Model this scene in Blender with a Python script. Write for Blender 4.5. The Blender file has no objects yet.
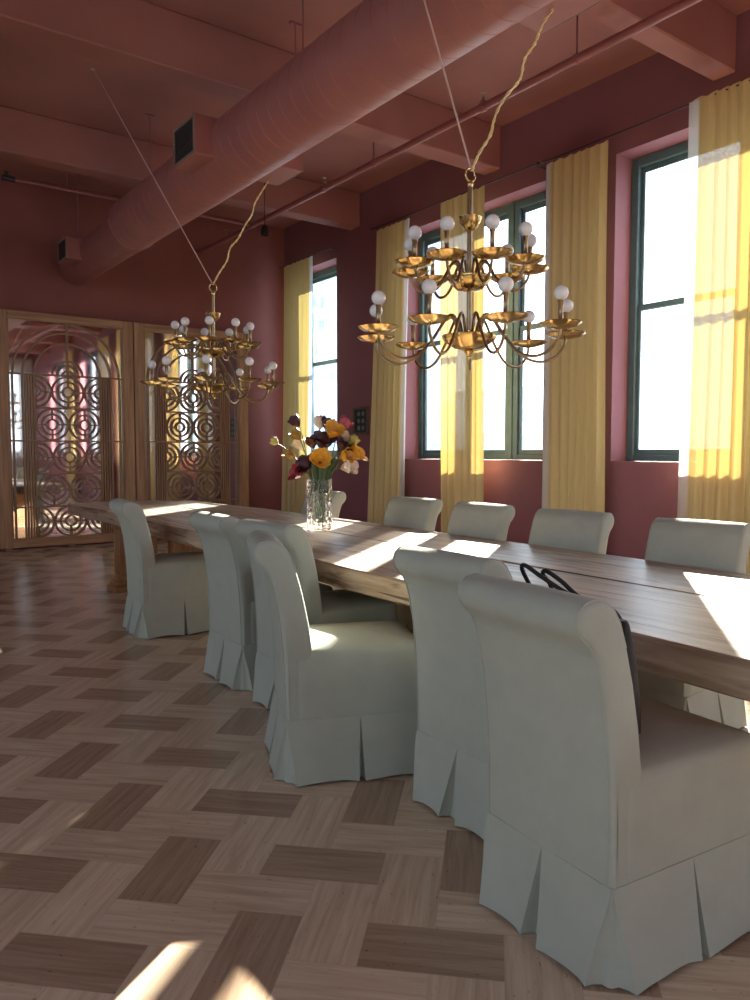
import bpy, bmesh, math, random
from mathutils import Vector, Matrix, noise
random.seed(7)
S = bpy.context.scene
COL = S.collection
PI = math.pi

# ------------------------------------------------------------------ helpers
def new_bm():
    return bmesh.new()

def obj(name, bm, mat, parent=None, smooth=None, loc=None, rot=None):
    """link a bmesh as ONE object; smooth = angle in degrees for shading by angle, True = all smooth"""
    bmesh.ops.recalc_face_normals(bm, faces=bm.faces[:])
    if smooth is not None:
        for f in bm.faces:
            f.smooth = True
        if smooth is not True:
            a = math.radians(smooth)
            for e in bm.edges:
                if len(e.link_faces) == 2 and e.calc_face_angle(0) > a:
                    e.smooth = False
    me = bpy.data.meshes.new(name)
    bm.to_mesh(me)
    bm.free()
    for m in (mat if isinstance(mat, (list, tuple)) else [mat]):
        me.materials.append(m)
    o = bpy.data.objects.new(name, me)
    COL.objects.link(o)
    if parent is not None:
        o.parent = parent
    if loc is not None:
        o.location = loc
    if rot is not None:
        o.rotation_euler = rot
    return o

def thing(name, label, cat, loc=(0, 0, 0), rotz=0.0, group=None):
    o = bpy.data.objects.new(name, None)
    o.empty_display_size = 0.1
    COL.objects.link(o)
    o.location = loc
    o.rotation_euler = (0, 0, rotz)
    return tag(o, label, cat, group)

def tag(o, label, cat, group=None):
    o['label'] = label
    o['category'] = cat
    if group:
        o['group'] = group
    return o

def structure(o):
    o['kind'] = 'structure'
    return o

def dup(root, label=None, group=None):
    """copy a thing with its parts and their sub-parts"""
    r = root.copy()
    COL.objects.link(r)
    if label:
        r['label'] = label
    if group:
        r['group'] = group
    for ch in list(root.children):
        c = ch.copy()
        COL.objects.link(c)
        c.parent = r
        for g in list(ch.children):
            d = g.copy()
            COL.objects.link(d)
            d.parent = c
    return r

def box(bm, x0, x1, y0, y1, z0, z1, bev=0.0, seg=1, mi=0):
    vs = [bm.verts.new((x, y, z)) for z in (z0, z1) for y in (y0, y1) for x in (x0, x1)]
    fs = [(0, 1, 3, 2), (4, 6, 7, 5), (0, 4, 5, 1), (2, 3, 7, 6), (0, 2, 6, 4), (1, 5, 7, 3)]
    faces = [bm.faces.new([vs[i] for i in f]) for f in fs]
    for f in faces:
        f.material_index = mi
    if bev > 0:
        es = list({e for f in faces for e in f.edges})
        bmesh.ops.bevel(bm, geom=es, offset=bev, segments=seg, affect='EDGES', profile=0.5)

def frame_of(t):
    t = t.normalized()
    up = Vector((0, 0, 1)) if abs(t.z) < 0.95 else Vector((1, 0, 0))
    a = t.cross(up).normalized()
    return a, a.cross(t).normalized()

def tube(bm, pts, r, segs=8, caps=True, mi=0):
    pts = [Vector(p) for p in pts]
    n = len(pts)
    rs = r if isinstance(r, (list, tuple)) else [r] * n
    rings = []
    a = None
    for i, p in enumerate(pts):
        t = pts[min(i + 1, n - 1)] - pts[max(i - 1, 0)]
        if a is None:
            a, b = frame_of(t)
        else:
            t = t.normalized()
            a = (a - t * a.dot(t)).normalized()
            b = a.cross(t).normalized()
        rings.append([bm.verts.new(p + (a * math.cos(2 * PI * k / segs) + b * math.sin(2 * PI * k / segs)) * rs[i]) for k in range(segs)])
    for i in range(n - 1):
        for k in range(segs):
            f = bm.faces.new((rings[i][k], rings[i][(k + 1) % segs], rings[i + 1][(k + 1) % segs], rings[i + 1][k]))
            f.material_index = mi
    if caps:
        bm.faces.new(rings[0][::-1]).material_index = mi
        bm.faces.new(rings[-1]).material_index = mi

def lathe(bm, prof, segs=24, c=(0, 0, 0), axis='Z', closed=False, rib=None, mi=0):
    """prof: list of (r, h). Poles allowed with r == 0."""
    c = Vector(c)
    rings = []
    for r, h in prof:
        if r < 1e-6:
            p = Vector((0, 0, h))
            if axis == 'Y':
                p = Vector((0, h, 0))
            rings.append([bm.verts.new(c + p)])
            continue
        ring = []
        for k in range(segs):
            a = 2 * PI * k / segs
            rr = r * (1 + (rib(k) if rib else 0))
            p = Vector((rr * math.cos(a), rr * math.sin(a), h))
            if axis == 'Y':
                p = Vector((rr * math.cos(a), h, rr * math.sin(a)))
            ring.append(bm.verts.new(c + p))
        rings.append(ring)
    pairs = list(zip(rings, rings[1:])) + ([(rings[-1], rings[0])] if closed else [])
    for A, B in pairs:
        for k in range(segs):
            k2 = (k + 1) % segs
            if len(A) == 1 and len(B) == 1:
                break
            if len(A) == 1:
                f = bm.faces.new((A[0], B[k2], B[k]))
            elif len(B) == 1:
                f = bm.faces.new((A[k], A[k2], B[0]))
            else:
                f = bm.faces.new((A[k], A[k2], B[k2], B[k]))
            f.material_index = mi

def smooth_path(pts, sub=4):
    """Catmull-Rom through the points"""
    P = [Vector(p) for p in pts]
    out = []
    for i in range(len(P) - 1):
        p0, p1, p2, p3 = P[max(i - 1, 0)], P[i], P[i + 1], P[min(i + 2, len(P) - 1)]
        for k in range(sub):
            t = k / sub
            out.append(0.5 * ((2 * p1) + (p2 - p0) * t + (2 * p0 - 5 * p1 + 4 * p2 - p3) * t * t + (3 * p1 - p0 - 3 * p2 + p3) * t ** 3))
    out.append(P[-1])
    return out

def lerp(a, b, t):
    return a + (b - a) * t

# ------------------------------------------------------------------ materials
def mat(name):
    m = bpy.data.materials.new(name)
    m.use_nodes = True
    nt = m.node_tree
    return m, nt, nt.nodes['Principled BSDF'], nt.nodes['Material Output']

def nd(nt, typ, **kw):
    n = nt.nodes.new(typ)
    for k, v in kw.items():
        if k in n.inputs:
            n.inputs[k].default_value = v
        else:
            setattr(n, k, v)
    return n

def coords(nt, scale=(1, 1, 1), kind='Object'):
    t = nt.nodes.new('ShaderNodeTexCoord')
    mp = nt.nodes.new('ShaderNodeMapping')
    mp.inputs['Scale'].default_value = scale
    nt.links.new(t.outputs[kind], mp.inputs['Vector'])
    return mp

def ramp(nt, stops):
    r = nt.nodes.new('ShaderNodeValToRGB')
    el = r.color_ramp.elements
    while len(el) < len(stops):
        el.new(0.5)
    for e, (p, c) in zip(el, stops):
        e.position = p
        e.color = (c[0], c[1], c[2], 1)
    return r

def plain(name, col, rough=0.6, metal=0.0, var=0.12, nscale=6.0, bump=0.0, bscale=60.0, spec=0.5, stretch=(1, 1, 1)):
    """base colour with a soft procedural variation and optional fine bump"""
    m, nt, b, out = mat(name)
    mp = coords(nt, stretch)
    n = nd(nt, 'ShaderNodeTexNoise', Scale=nscale, Detail=4.0, Roughness=0.6)
    nt.links.new(mp.outputs[0], n.inputs['Vector'])
    lo = [max(0, c * (1 - var)) for c in col]
    hi = [min(1, c * (1 + var)) for c in col]
    r = ramp(nt, [(0.3, lo), (0.7, hi)])
    nt.links.new(n.outputs['Fac'], r.inputs['Fac'])
    nt.links.new(r.outputs['Color'], b.inputs['Base Color'])
    b.inputs['Roughness'].default_value = rough
    b.inputs['Metallic'].default_value = metal
    b.inputs['Specular IOR Level'].default_value = spec
    if bump > 0:
        n2 = nd(nt, 'ShaderNodeTexNoise', Scale=bscale, Detail=3.0)
        nt.links.new(mp.outputs[0], n2.inputs['Vector'])
        bp = nd(nt, 'ShaderNodeBump', Strength=bump, Distance=0.01)
        nt.links.new(n2.outputs['Fac'], bp.inputs['Height'])
        nt.links.new(bp.outputs['Normal'], b.inputs['Normal'])
    return m

def wood(name, dark, light, grain='Y', rough=0.55, scale=1.0, knots=False, bump=0.25):
    m, nt, b, out = mat(name)
    s = {'X': (1.2, 22, 22), 'Y': (22, 1.2, 22), 'Z': (22, 22, 1.2)}[grain]
    mp = coords(nt, tuple(v * scale for v in s))
    n = nd(nt, 'ShaderNodeTexNoise', Scale=1.0, Detail=6.0, Roughness=0.62, Distortion=0.5)
    nt.links.new(mp.outputs[0], n.inputs['Vector'])
    mid = [(a + c) / 2 for a, c in zip(dark, light)]
    r = ramp(nt, [(0.28, dark), (0.5, mid), (0.72, light)])
    nt.links.new(n.outputs['Fac'], r.inputs['Fac'])
    col = r.outputs['Color']
    if knots:
        mp2 = coords(nt, {'Y': (3.2, 0.55, 3.2), 'X': (0.55, 3.2, 3.2), 'Z': (3.2, 3.2, 0.55)}[grain])
        v = nd(nt, 'ShaderNodeTexNoise', Scale=2.6, Detail=5.0, Roughness=0.7)
        nt.links.new(mp2.outputs[0], v.inputs['Vector'])
        k = ramp(nt, [(0.37, (0.34, 0.25, 0.20)), (0.45, (1, 1, 1))])
        nt.links.new(v.outputs['Fac'], k.inputs['Fac'])
        mx = nd(nt, 'ShaderNodeMix', data_type='RGBA', blend_type='MULTIPLY')
        mx.inputs[0].default_value = 0.8
        nt.links.new(col, mx.inputs[6])
        nt.links.new(k.outputs['Color'], mx.inputs[7])
        col = mx.outputs[2]
        # long thin drying cracks along the grain
        mp3 = coords(nt, {'Y': (38, 0.9, 38), 'X': (0.9, 38, 38), 'Z': (38, 38, 0.9)}[grain])
        cr = nd(nt, 'ShaderNodeTexNoise', Scale=1.0, Detail=2.0, Distortion=0.3)
        nt.links.new(mp3.outputs[0], cr.inputs['Vector'])
        c2 = ramp(nt, [(0.335, (0.16, 0.11, 0.08)), (0.36, (1, 1, 1))])
        nt.links.new(cr.outputs['Fac'], c2.inputs['Fac'])
        my = nd(nt, 'ShaderNodeMix', data_type='RGBA', blend_type='MULTIPLY')
        my.inputs[0].default_value = 0.85
        nt.links.new(col, my.inputs[6])
        nt.links.new(c2.outputs['Color'], my.inputs[7])
        col = my.outputs[2]
    nt.links.new(col, b.inputs['Base Color'])
    b.inputs['Roughness'].default_value = rough
    bp = nd(nt, 'ShaderNodeBump', Strength=bump, Distance=0.004)
    nt.links.new(n.outputs['Fac'], bp.inputs['Height'])
    nt.links.new(bp.outputs['Normal'], b.inputs['Normal'])
    return m

M = {}
M['wall_red'] = plain('wall_red_paint', (0.265, 0.082, 0.068), 0.75, var=0.10, nscale=1.4, bump=0.12, bscale=25)
M['wall_sky_tint'] = plain('wall_paint_sky_tint', (0.24, 0.092, 0.115), 0.75, var=0.08, nscale=1.4, bump=0.12, bscale=25)  # same paint as the red walls, made bluer for the sky light there
M['ceiling'] = plain('ceiling_terracotta_paint', (0.34, 0.135, 0.112), 0.8, var=0.10, nscale=1.2, bump=0.2, bscale=14)
M['duct'] = plain('duct_paint', (0.35, 0.13, 0.115), 0.45, var=0.08, nscale=3, bump=0.05, bscale=20)
M['pipe'] = plain('pipe_paint', (0.30, 0.105, 0.11), 0.4, var=0.1, nscale=8)
M['grille'] = plain('grille_dark', (0.03, 0.028, 0.028), 0.6)
M['vent_rim'] = plain('vent_rim_paint', (0.26, 0.17, 0.13), 0.5)
M['fabric'] = plain('sage_linen', (0.38, 0.40, 0.345), 0.9, var=0.05, nscale=9, bump=0.18, bscale=420, spec=0.2)
M['table'] = wood('reclaimed_table_wood', (0.20, 0.125, 0.08), (0.62, 0.47, 0.33), 'Y', 0.36, 1.0, knots=True, bump=0.6)
M['leg'] = wood('table_leg_wood', (0.20, 0.085, 0.035), (0.42, 0.20, 0.085), 'Z', 0.5, 1.0, bump=0.25)
M['screen_v'] = wood('screen_wood_upright', (0.24, 0.115, 0.055), (0.52, 0.30, 0.16), 'Z', 0.45, 1.0, bump=0.15)
M['screen_h'] = wood('screen_wood_rail', (0.24, 0.115, 0.055), (0.52, 0.30, 0.16), 'X', 0.45, 1.0, bump=0.15)
M['fret'] = plain('fretwork_wood', (0.29, 0.155, 0.085), 0.45, var=0.25, nscale=14)
M['frame_green'] = plain('window_frame_paint', (0.065, 0.115, 0.145), 0.4, var=0.12)
M['black'] = plain('black_metal', (0.015, 0.014, 0.016), 0.45)
M['leather'] = plain('black_leather', (0.006, 0.006, 0.008), 0.65, bump=0.2, bscale=90)
M['brass'] = plain('aged_brass', (0.64, 0.46, 0.20), 0.24, metal=1.0, var=0.22, nscale=9, bump=0.08, bscale=40)
M['dark_brass'] = plain('dark_brass', (0.30, 0.205, 0.115), 0.28, metal=1.0, var=0.2, nscale=9)
M['candle'] = plain('candle_sleeve', (0.55, 0.45, 0.33), 0.45)
M['cord'] = plain('yellow_braided_cord', (0.80, 0.62, 0.28), 0.55, var=0.2, nscale=40)
M['cable'] = plain('support_cable', (0.62, 0.42, 0.36), 0.5)
M['stone'] = plain('pale_threshold_stone', (0.75, 0.70, 0.62), 0.4)
M['paper'] = plain('picture_dark_ground', (0.03, 0.035, 0.04), 0.6)
M['pictured'] = plain('picture_pale_discs', (0.16, 0.17, 0.16), 0.6)
M['white_curtain_rear'] = None

# frosted globe bulbs
m, nt, b, out = mat('frosted_globe_glass')
b.inputs['Base Color'].default_value = (0.86, 0.85, 0.86, 1)
b.inputs['Roughness'].default_value = 0.25
b.inputs['Subsurface Weight'].default_value = 0.35
b.inputs['Subsurface Radius'].default_value = (0.03, 0.03, 0.03)
M['bulb'] = m

# thin window glass: mostly see-through, a little gloss
def window_glass(name, tint, gloss, haze):
    m, nt, b, out = mat(name)
    nt.nodes.remove(b)
    tr = nd(nt, 'ShaderNodeBsdfTransparent')
    tr.inputs['Color'].default_value = (*tint, 1)
    gl = nd(nt, 'ShaderNodeBsdfGlossy')
    gl.inputs['Roughness'].default_value = 0.03
    fr = nd(nt, 'ShaderNodeFresnel', IOR=1.45)
    ge = nd(nt, 'ShaderNodeNewGeometry')              # keeps a thin pane free of total internal reflection
    ior = nd(nt, 'ShaderNodeMapRange')
    ior.inputs['To Min'].default_value = 1.45
    ior.inputs['To Max'].default_value = 1 / 1.45
    nt.links.new(ge.outputs['Backfacing'], ior.inputs['Value'])
    nt.links.new(ior.outputs[0], fr.inputs['IOR'])
    mx = nd(nt, 'ShaderNodeMixShader')
    nt.links.new(fr.outputs[0], mx.inputs[0])
    nt.links.new(tr.outputs[0], mx.inputs[1])
    nt.links.new(gl.outputs[0], mx.inputs[2])
    res = mx
    if haze > 0:
        mp = coords(nt, (3, 3, 0.5))
        n = nd(nt, 'ShaderNodeTexNoise', Scale=2.5, Detail=6.0)
        nt.links.new(mp.outputs[0], n.inputs['Vector'])
        mr = nd(nt, 'ShaderNodeMapRange')
        mr.inputs['From Min'].default_value = 0.35
        mr.inputs['From Max'].default_value = 0.7
        mr.inputs['To Min'].default_value = 0.0
        mr.inputs['To Max'].default_value = haze
        nt.links.new(n.outputs['Fac'], mr.inputs['Value'])
        tl = nd(nt, 'ShaderNodeBsdfTranslucent')
        tl.inputs['Color'].default_value = (0.8, 0.86, 0.9, 1)
        m2 = nd(nt, 'ShaderNodeMixShader')
        nt.links.new(mr.outputs[0], m2.inputs[0])
        nt.links.new(mx.outputs[0], m2.inputs[1])
        nt.links.new(tl.outputs[0], m2.inputs[2])
        res = m2
    nt.links.new(res.outputs[0], out.inputs['Surface'])
    return m
M['pane'] = window_glass('window_glass', (0.97, 0.985, 0.99), 0.05, 0.0)
M['pane_dusty'] = window_glass('dusty_window_glass', (0.78, 0.87, 0.93), 0.05, 0.06)

# sheer curtain cloth
def sheer(name, col, tcol, see):
    m, nt, b, out = mat(name)
    nt.nodes.remove(b)
    mp = coords(nt, (1, 1, 1))
    n = nd(nt, 'ShaderNodeTexNoise', Scale=260.0, Detail=2.0)
    nt.links.new(mp.outputs[0], n.inputs['Vector'])
    mr = nd(nt, 'ShaderNodeMapRange')
    mr.inputs['To Min'].default_value = max(0, see - 0.08)
    mr.inputs['To Max'].default_value = see + 0.08
    nt.links.new(n.outputs['Fac'], mr.inputs['Value'])
    df = nd(nt, 'ShaderNodeBsdfDiffuse')
    df.inputs['Color'].default_value = (*col, 1)
    tl = nd(nt, 'ShaderNodeBsdfTranslucent')
    tl.inputs['Color'].default_value = (*tcol, 1)
    m1 = nd(nt, 'ShaderNodeMixShader')
    m1.inputs[0].default_value = 0.33
    nt.links.new(df.outputs[0], m1.inputs[1])
    nt.links.new(tl.outputs[0], m1.inputs[2])
    tr = nd(nt, 'ShaderNodeBsdfTransparent')
    m2 = nd(nt, 'ShaderNodeMixShader')
    nt.links.new(mr.outputs[0], m2.inputs[0])
    nt.links.new(m1.outputs[0], m2.inputs[1])
    nt.links.new(tr.outputs[0], m2.inputs[2])
    nt.links.new(m2.outputs[0], out.inputs['Surface'])
    return m
M['curtain'] = sheer('yellow_sheer', (0.92, 0.74, 0.38), (0.235, 0.165, 0.05), 0.04)
M['sheer_white'] = sheer('white_sheer', (0.80, 0.78, 0.70), (0.75, 0.73, 0.66), 0.30)  # rear curtains; also yellow curtains' edges, paled for light shining through

# mirror
m, nt, b, out = mat('silvered_mirror')
b.inputs['Base Color'].default_value = (0.86, 0.86, 0.88, 1)
b.inputs['Metallic'].default_value = 1.0
mp = coords(nt)
n = nd(nt, 'ShaderNodeTexNoise', Scale=3.0, Detail=3.0)
nt.links.new(mp.outputs[0], n.inputs['Vector'])
mr = nd(nt, 'ShaderNodeMapRange')
mr.inputs['To Min'].default_value = 0.01
mr.inputs['To Max'].default_value = 0.06
nt.links.new(n.outputs['Fac'], mr.inputs['Value'])
nt.links.new(mr.outputs[0], b.inputs['Roughness'])
M['mirror'] = m

# clear vase glass
m, nt, b, out = mat('clear_cut_glass')
b.inputs['Base Color'].default_value = (0.98, 0.99, 0.98, 1)
b.inputs['Transmission Weight'].default_value = 1.0
b.inputs['Roughness'].default_value = 0.02
b.inputs['IOR'].default_value = 1.45
mp = coords(nt, (1, 1, 0.45))
vn = nd(nt, 'ShaderNodeTexVoronoi', Scale=48.0)
nt.links.new(mp.outputs[0], vn.inputs['Vector'])
bp = nd(nt, 'ShaderNodeBump', Strength=0.7, Distance=0.008)
nt.links.new(vn.outputs['Distance'], bp.inputs['Height'])
nt.links.new(bp.outputs['Normal'], b.inputs['Normal'])
M['vase'] = m

# floor: the mesh carries one quad per travertine tile, this material adds the veins and joints
m, nt, b, out = mat('travertine_tiles')
at = nd(nt, 'ShaderNodeAttribute', attribute_name='tone')
uvv = nd(nt, 'ShaderNodeUVMap', uv_map='vein')
mp = nd(nt, 'ShaderNodeMapping')
mp.inputs['Scale'].default_value = (2.2, 34, 1)
nt.links.new(uvv.outputs[0], mp.inputs['Vector'])
n = nd(nt, 'ShaderNodeTexNoise', Scale=1.0, Detail=6.0, Roughness=0.65, Distortion=0.7)
nt.links.new(mp.outputs[0], n.inputs['Vector'])
rl = ramp(nt, [(0.28, (0.43, 0.32, 0.215)), (0.5, (0.56, 0.435, 0.315)), (0.72, (0.67, 0.54, 0.41))])
rd = ramp(nt, [(0.28, (0.23, 0.15, 0.095)), (0.5, (0.31, 0.212, 0.142)), (0.72, (0.38, 0.275, 0.195))])
nt.links.new(n.outputs['Fac'], rl.inputs['Fac'])
nt.links.new(n.outputs['Fac'], rd.inputs['Fac'])
mx = nd(nt, 'ShaderNodeMix', data_type='RGBA')
nt.links.new(at.outputs['Fac'], mx.inputs[0])
nt.links.new(rl.outputs['Color'], mx.inputs[6])
nt.links.new(rd.outputs['Color'], mx.inputs[7])
# travertine pits
mp3 = nd(nt, 'ShaderNodeMapping')
mp3.inputs['Scale'].default_value = (30, 90, 1)
nt.links.new(uvv.outputs[0], mp3.inputs['Vector'])
pn = nd(nt, 'ShaderNodeTexNoise', Scale=1.0, Detail=2.0)
nt.links.new(mp3.outputs[0], pn.inputs['Vector'])
pr = ramp(nt, [(0.26, (0.35, 0.27, 0.22)), (0.31, (1, 1, 1))])
nt.links.new(pn.outputs['Fac'], pr.inputs['Fac'])
mz = nd(nt, 'ShaderNodeMix', data_type='RGBA', blend_type='MULTIPLY')
mz.inputs[0].default_value = 0.7
nt.links.new(mx.outputs[2], mz.inputs[6])
nt.links.new(pr.outputs['Color'], mz.inputs[7])
# joints from the second uv map (metres from the tile's edge)
ue = nd(nt, 'ShaderNodeUVMap', uv_map='tile')
sp = nd(nt, 'ShaderNodeSeparateXYZ')
nt.links.new(ue.outputs[0], sp.inputs[0])
def edge_dist(sock, size):
    a = nd(nt, 'ShaderNodeMath', operation='SUBTRACT')
    a.inputs[1].default_value = 0.5
    nt.links.new(sock, a.inputs[0])
    c = nd(nt, 'ShaderNodeMath', operation='ABSOLUTE')
    nt.links.new(a.outputs[0], c.inputs[0])
    d = nd(nt, 'ShaderNodeMath', operation='SUBTRACT')
    d.inputs[0].default_value = 0.5
    nt.links.new(c.outputs[0], d.inputs[1])
    e = nd(nt, 'ShaderNodeMath', operation='MULTIPLY')
    e.inputs[1].default_value = size
    nt.links.new(d.outputs[0], e.inputs[0])
    return e
TW = 0.194
e1 = edge_dist(sp.outputs['X'], 2 * TW)
e2 = edge_dist(sp.outputs['Y'], TW)
mn = nd(nt, 'ShaderNodeMath', operation='MINIMUM')
nt.links.new(e1.outputs[0], mn.inputs[0])
nt.links.new(e2.outputs[0], mn.inputs[1])
jr = nd(nt, 'ShaderNodeMapRange')
jr.inputs['From Min'].default_value = 0.0006
jr.inputs['From Max'].default_value = 0.0016
jr.inputs['To Min'].default_value = 0.55
jr.inputs['To Max'].default_value = 0.0
nt.links.new(mn.outputs[0], jr.inputs['Value'])
mj = nd(nt, 'ShaderNodeMix', data_type='RGBA')
nt.links.new(jr.outputs[0], mj.inputs[0])
nt.links.new(mz.outputs[2], mj.inputs[6])
mj.inputs[7].default_value = (0.40, 0.31, 0.25, 1)
nt.links.new(mj.outputs[2], b.inputs['Base Color'])
rr = nd(nt, 'ShaderNodeMapRange')
rr.inputs['To Min'].default_value = 0.14
rr.inputs['To Max'].default_value = 0.32
nt.links.new(n.outputs['Fac'], rr.inputs['Value'])
nt.links.new(rr.outputs[0], b.inputs['Roughness'])
bp = nd(nt, 'ShaderNodeBump', Strength=0.06, Distance=0.004)
nt.links.new(n.outputs['Fac'], bp.inputs['Height'])
nt.links.new(bp.outputs['Normal'], b.inputs['Normal'])
M['floor'] = m

# ------------------------------------------------------------------ room (metres; camera stands at x=0, y=0)
XL, XR, YF, YB, ZC = -4.6, 6.6, -7.0, 11.58, 5.13
WT = 0.40                                            # wall thickness

# floor: herringbone of 2:1 travertine tiles laid at 45 degrees
bm = new_bm()
lay_t = bm.faces.layers.float.new('tone')
uv1 = bm.loops.layers.uv.new('vein')
uv2 = bm.loops.layers.uv.new('tile')
UO, VO = -0.926 - TW, 2.793 - 0.5 * TW
def tile(x, y, w, h, tone):
    cs = [(x, y), (x + w, y), (x + w, y + h), (x, y + h)]
    pts = []
    for a, c in cs:
        u, v = UO + a * TW, VO + c * TW
        pts.append(((u + v) / 2 ** .5, (v - u) / 2 ** .5))
    if min(p[0] for p in pts) > XR or max(p[0] for p in pts) < XL or min(p[1] for p in pts) > YB or max(p[1] for p in pts) < YF:
        return
    pts = [(min(max(px, XL), XR), min(max(py, YF), YB)) for px, py in pts]
    try:
        f = bm.faces.new([bm.verts.new((px, py, 0)) for px, py in pts])
    except ValueError:
        return
    f[lay_t] = tone
    ox, oy = random.random() * 50, random.random() * 50
    for lp, (a, c) in zip(f.loops, cs):
        la, lc = (a - x, c - y)
        if w > h:
            lp[uv1].uv = (ox + la * TW, oy + lc * TW)
            lp[uv2].uv = (la / 2, lc)
        else:
            lp[uv1].uv = (ox + lc * TW, oy + la * TW)
            lp[uv2].uv = (lc / 2, la)
def tone_of(dark):
    return (0.88 if dark else 0.0) + random.choice((0.0, 0.04, 0.08, 0.14, 0.2)) * (1 if not dark else 0.5)
for k in range(-90, 90):
    for q in range(-60, 60):
        tile(k + 4 * q, k, 2, 1, tone_of((k + 2 * q) % 3 == 0))
        tile(k + 3 + 4 * q, k, 1, 2, tone_of((k + 2 * q) % 3 == 0))
structure(obj('floor', bm, M['floor']))

bm = new_bm()
box(bm, XL - WT, XR + WT, YF - WT, YB + WT, ZC, ZC + 0.25)
structure(obj('ceiling', bm, M['ceiling']))

bm = new_bm()
box(bm, XL - WT, XR + WT, YB, YB + WT, -0.2, ZC)
structure(obj('wall_back', bm, M['wall_red']))

def wall_with_openings(name, material, plane, a0, a1, opens, z0, z1, axis):
    """wall slab with rectangular openings; axis = the direction it runs along"""
    bm = new_bm()
    def bb(u0, u1, zz0, zz1):
        if u1 - u0 < 1e-4 or zz1 - zz0 < 1e-4:
            return
        if axis == 'Y':
            box(bm, plane[0], plane[1], u0, u1, zz0, zz1)
        else:
            box(bm, u0, u1, plane[0], plane[1], zz0, zz1)
    cur = a0
    for (o0, o1) in sorted(opens):
        bb(cur, o0, -0.2, ZC)
        bb(o0, o1, -0.2, z0)
        bb(o0, o1, z1, ZC)
        cur = o1
    bb(cur, a1, -0.2, ZC)
    return structure(obj(name, bm, material))

ZS, ZH = 1.265, 4.33                                 # sill and head heights
OPEN_R = [(9.98, 11.30), (5.82, 8.31), (2.42, 4.91), (-1.0, 1.49), (-4.6, -2.1)]
wall_with_openings('wall_right', M['wall_sky_tint'], (XR, XR + WT), YF - WT, YB, OPEN_R, ZS, ZH, 'Y')
OPEN_L = [(-4.5, -1.6), (0.2, 3.1), (5.0, 7.9)]  # unseen left windows, added so daylight fills the chair backs
wall_with_openings('wall_left', M['wall_red'], (XL - WT, XL), YF - WT, YB, OPEN_L, ZS, ZH, 'Y')
OPEN_F = [(-3.0, -0.5), (1.0, 3.5), (4.75, 6.3)]
wall_with_openings('wall_front', M['wall_sky_tint'], (YF - WT, YF), XL, XR, OPEN_F, ZS, ZH, 'X')

# ceiling beams run from wall to wall, out from the window wall
for i, (y0, y1) in enumerate([(9.35, 9.60), (6.51, 6.78), (3.69, 3.90), (0.87, 1.13), (-1.95, -1.69), (-4.77, -4.51)]):
    bm = new_bm()
    box(bm, XL, XR, y0, y1, 4.65, ZC, bev=0.012)
    structure(obj('trim_%d' % (i + 1), bm, M['ceiling']))

# windows: dark green steel frames with three double hung lights (one light in the narrow ones)
def window(idx, a0, a1, axis, pos, pane_mat, lights=3, split=None):
    """pos = coordinate of the frame's middle across the wall"""
    w = bpy.data.objects.new('window_%d' % idx, None)
    COL.objects.link(w)
    structure(w)
    def add(bm, u0, u1, z0, z1, d0, d1, bev=0.006):
        if axis == 'Y':
            box(bm, pos + d0, pos + d1, u0, u1, z0, z1, bev)
        else:
            box(bm, u0, u1, pos + d0, pos + d1, z0, z1, bev)
    e = 0.002
    u0, u1, z0, z1 = a0 + e, a1 - e, ZS + e, ZH - e
    fw = 0.085
    bm = new_bm()
    add(bm, u0, u0 + fw, z0, z1, -0.05, 0.05)
    add(bm, u1 - fw, u1, z0, z1, -0.05, 0.05)
    add(bm, u0 + 0.01, u1 - 0.01, z0, z0 + 0.065, -0.047, 0.047)
    add(bm, u0 + 0.01, u1 - 0.01, z1 - 0.095, z1, -0.047, 0.047)
    bays = []
    if lights == 3:
        wside = 0.25 * (u1 - u0)
        mw = 0.19
        m1, m2 = u0 + wside + mw / 2, (u1 - wside - mw / 2 if not split else split)
        for mm in (m1, m2):
            add(bm, mm - mw / 2, mm + mw / 2, z0, z1, -0.05, 0.05)
            add(bm, mm - 0.02, mm + 0.02, z0, z1, -0.065, -0.05, 0.004)
        bays = [(u0 + fw, m1 - mw / 2), (m1 + mw / 2, m2 - mw / 2), (m2 + mw / 2, u1 - fw)]
    elif lights == 2:
        mm, mw = (u0 + u1) / 2, 0.19
        add(bm, mm - mw / 2, mm + mw / 2, z0, z1, -0.05, 0.05)
        add(bm, mm - 0.02, mm + 0.02, z0, z1, -0.065, -0.05, 0.004)
        bays = [(u0 + fw, mm - mw / 2), (mm + mw / 2, u1 - fw)]
    else:
        bays = [(u0 + fw, u1 - fw)]
    structure(obj('window_frame', bm, M['frame_green'], w))
    zm = 2.83
    for (b0, b1) in bays:
        bm = new_bm()
        s = 0.04
        for (za, zb, off) in ((z0 + 0.065, zm + 0.03, -0.012), (zm - 0.03, z1 - 0.095, 0.012)):
            add(bm, b0, b0 + s, za, zb, off - 0.012, off + 0.012, 0.004)
            add(bm, b1 - s, b1, za, zb, off - 0.012, off + 0.012, 0.004)
            add(bm, b0, b1, za, za + 0.055, off - 0.011, off + 0.011, 0.004)
            add(bm, b0, b1, zb - 0.055, zb, off - 0.011, off + 0.011, 0.004)
        structure(obj('sash', bm, M['frame_green'], w))
        bm = new_bm()
        add(bm, b0 + s - 0.005, b1 - s + 0.005, z0 + 0.1, zm, -0.014, -0.010, 0)
        add(bm, b0 + s - 0.005, b1 - s + 0.005, zm, z1 - 0.12, 0.010, 0.014, 0)
        structure(obj('pane', bm, pane_mat, w))
    return w
wi = 1
for k, (a0, a1) in enumerate(OPEN_R):
    window(wi, a0, a1, 'Y', XR + 0.30, M['pane_dusty'] if k == 0 else M['pane'], (1, 3, 2, 3, 3)[k], 7.25 if k == 1 else None)
    wi += 1
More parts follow.
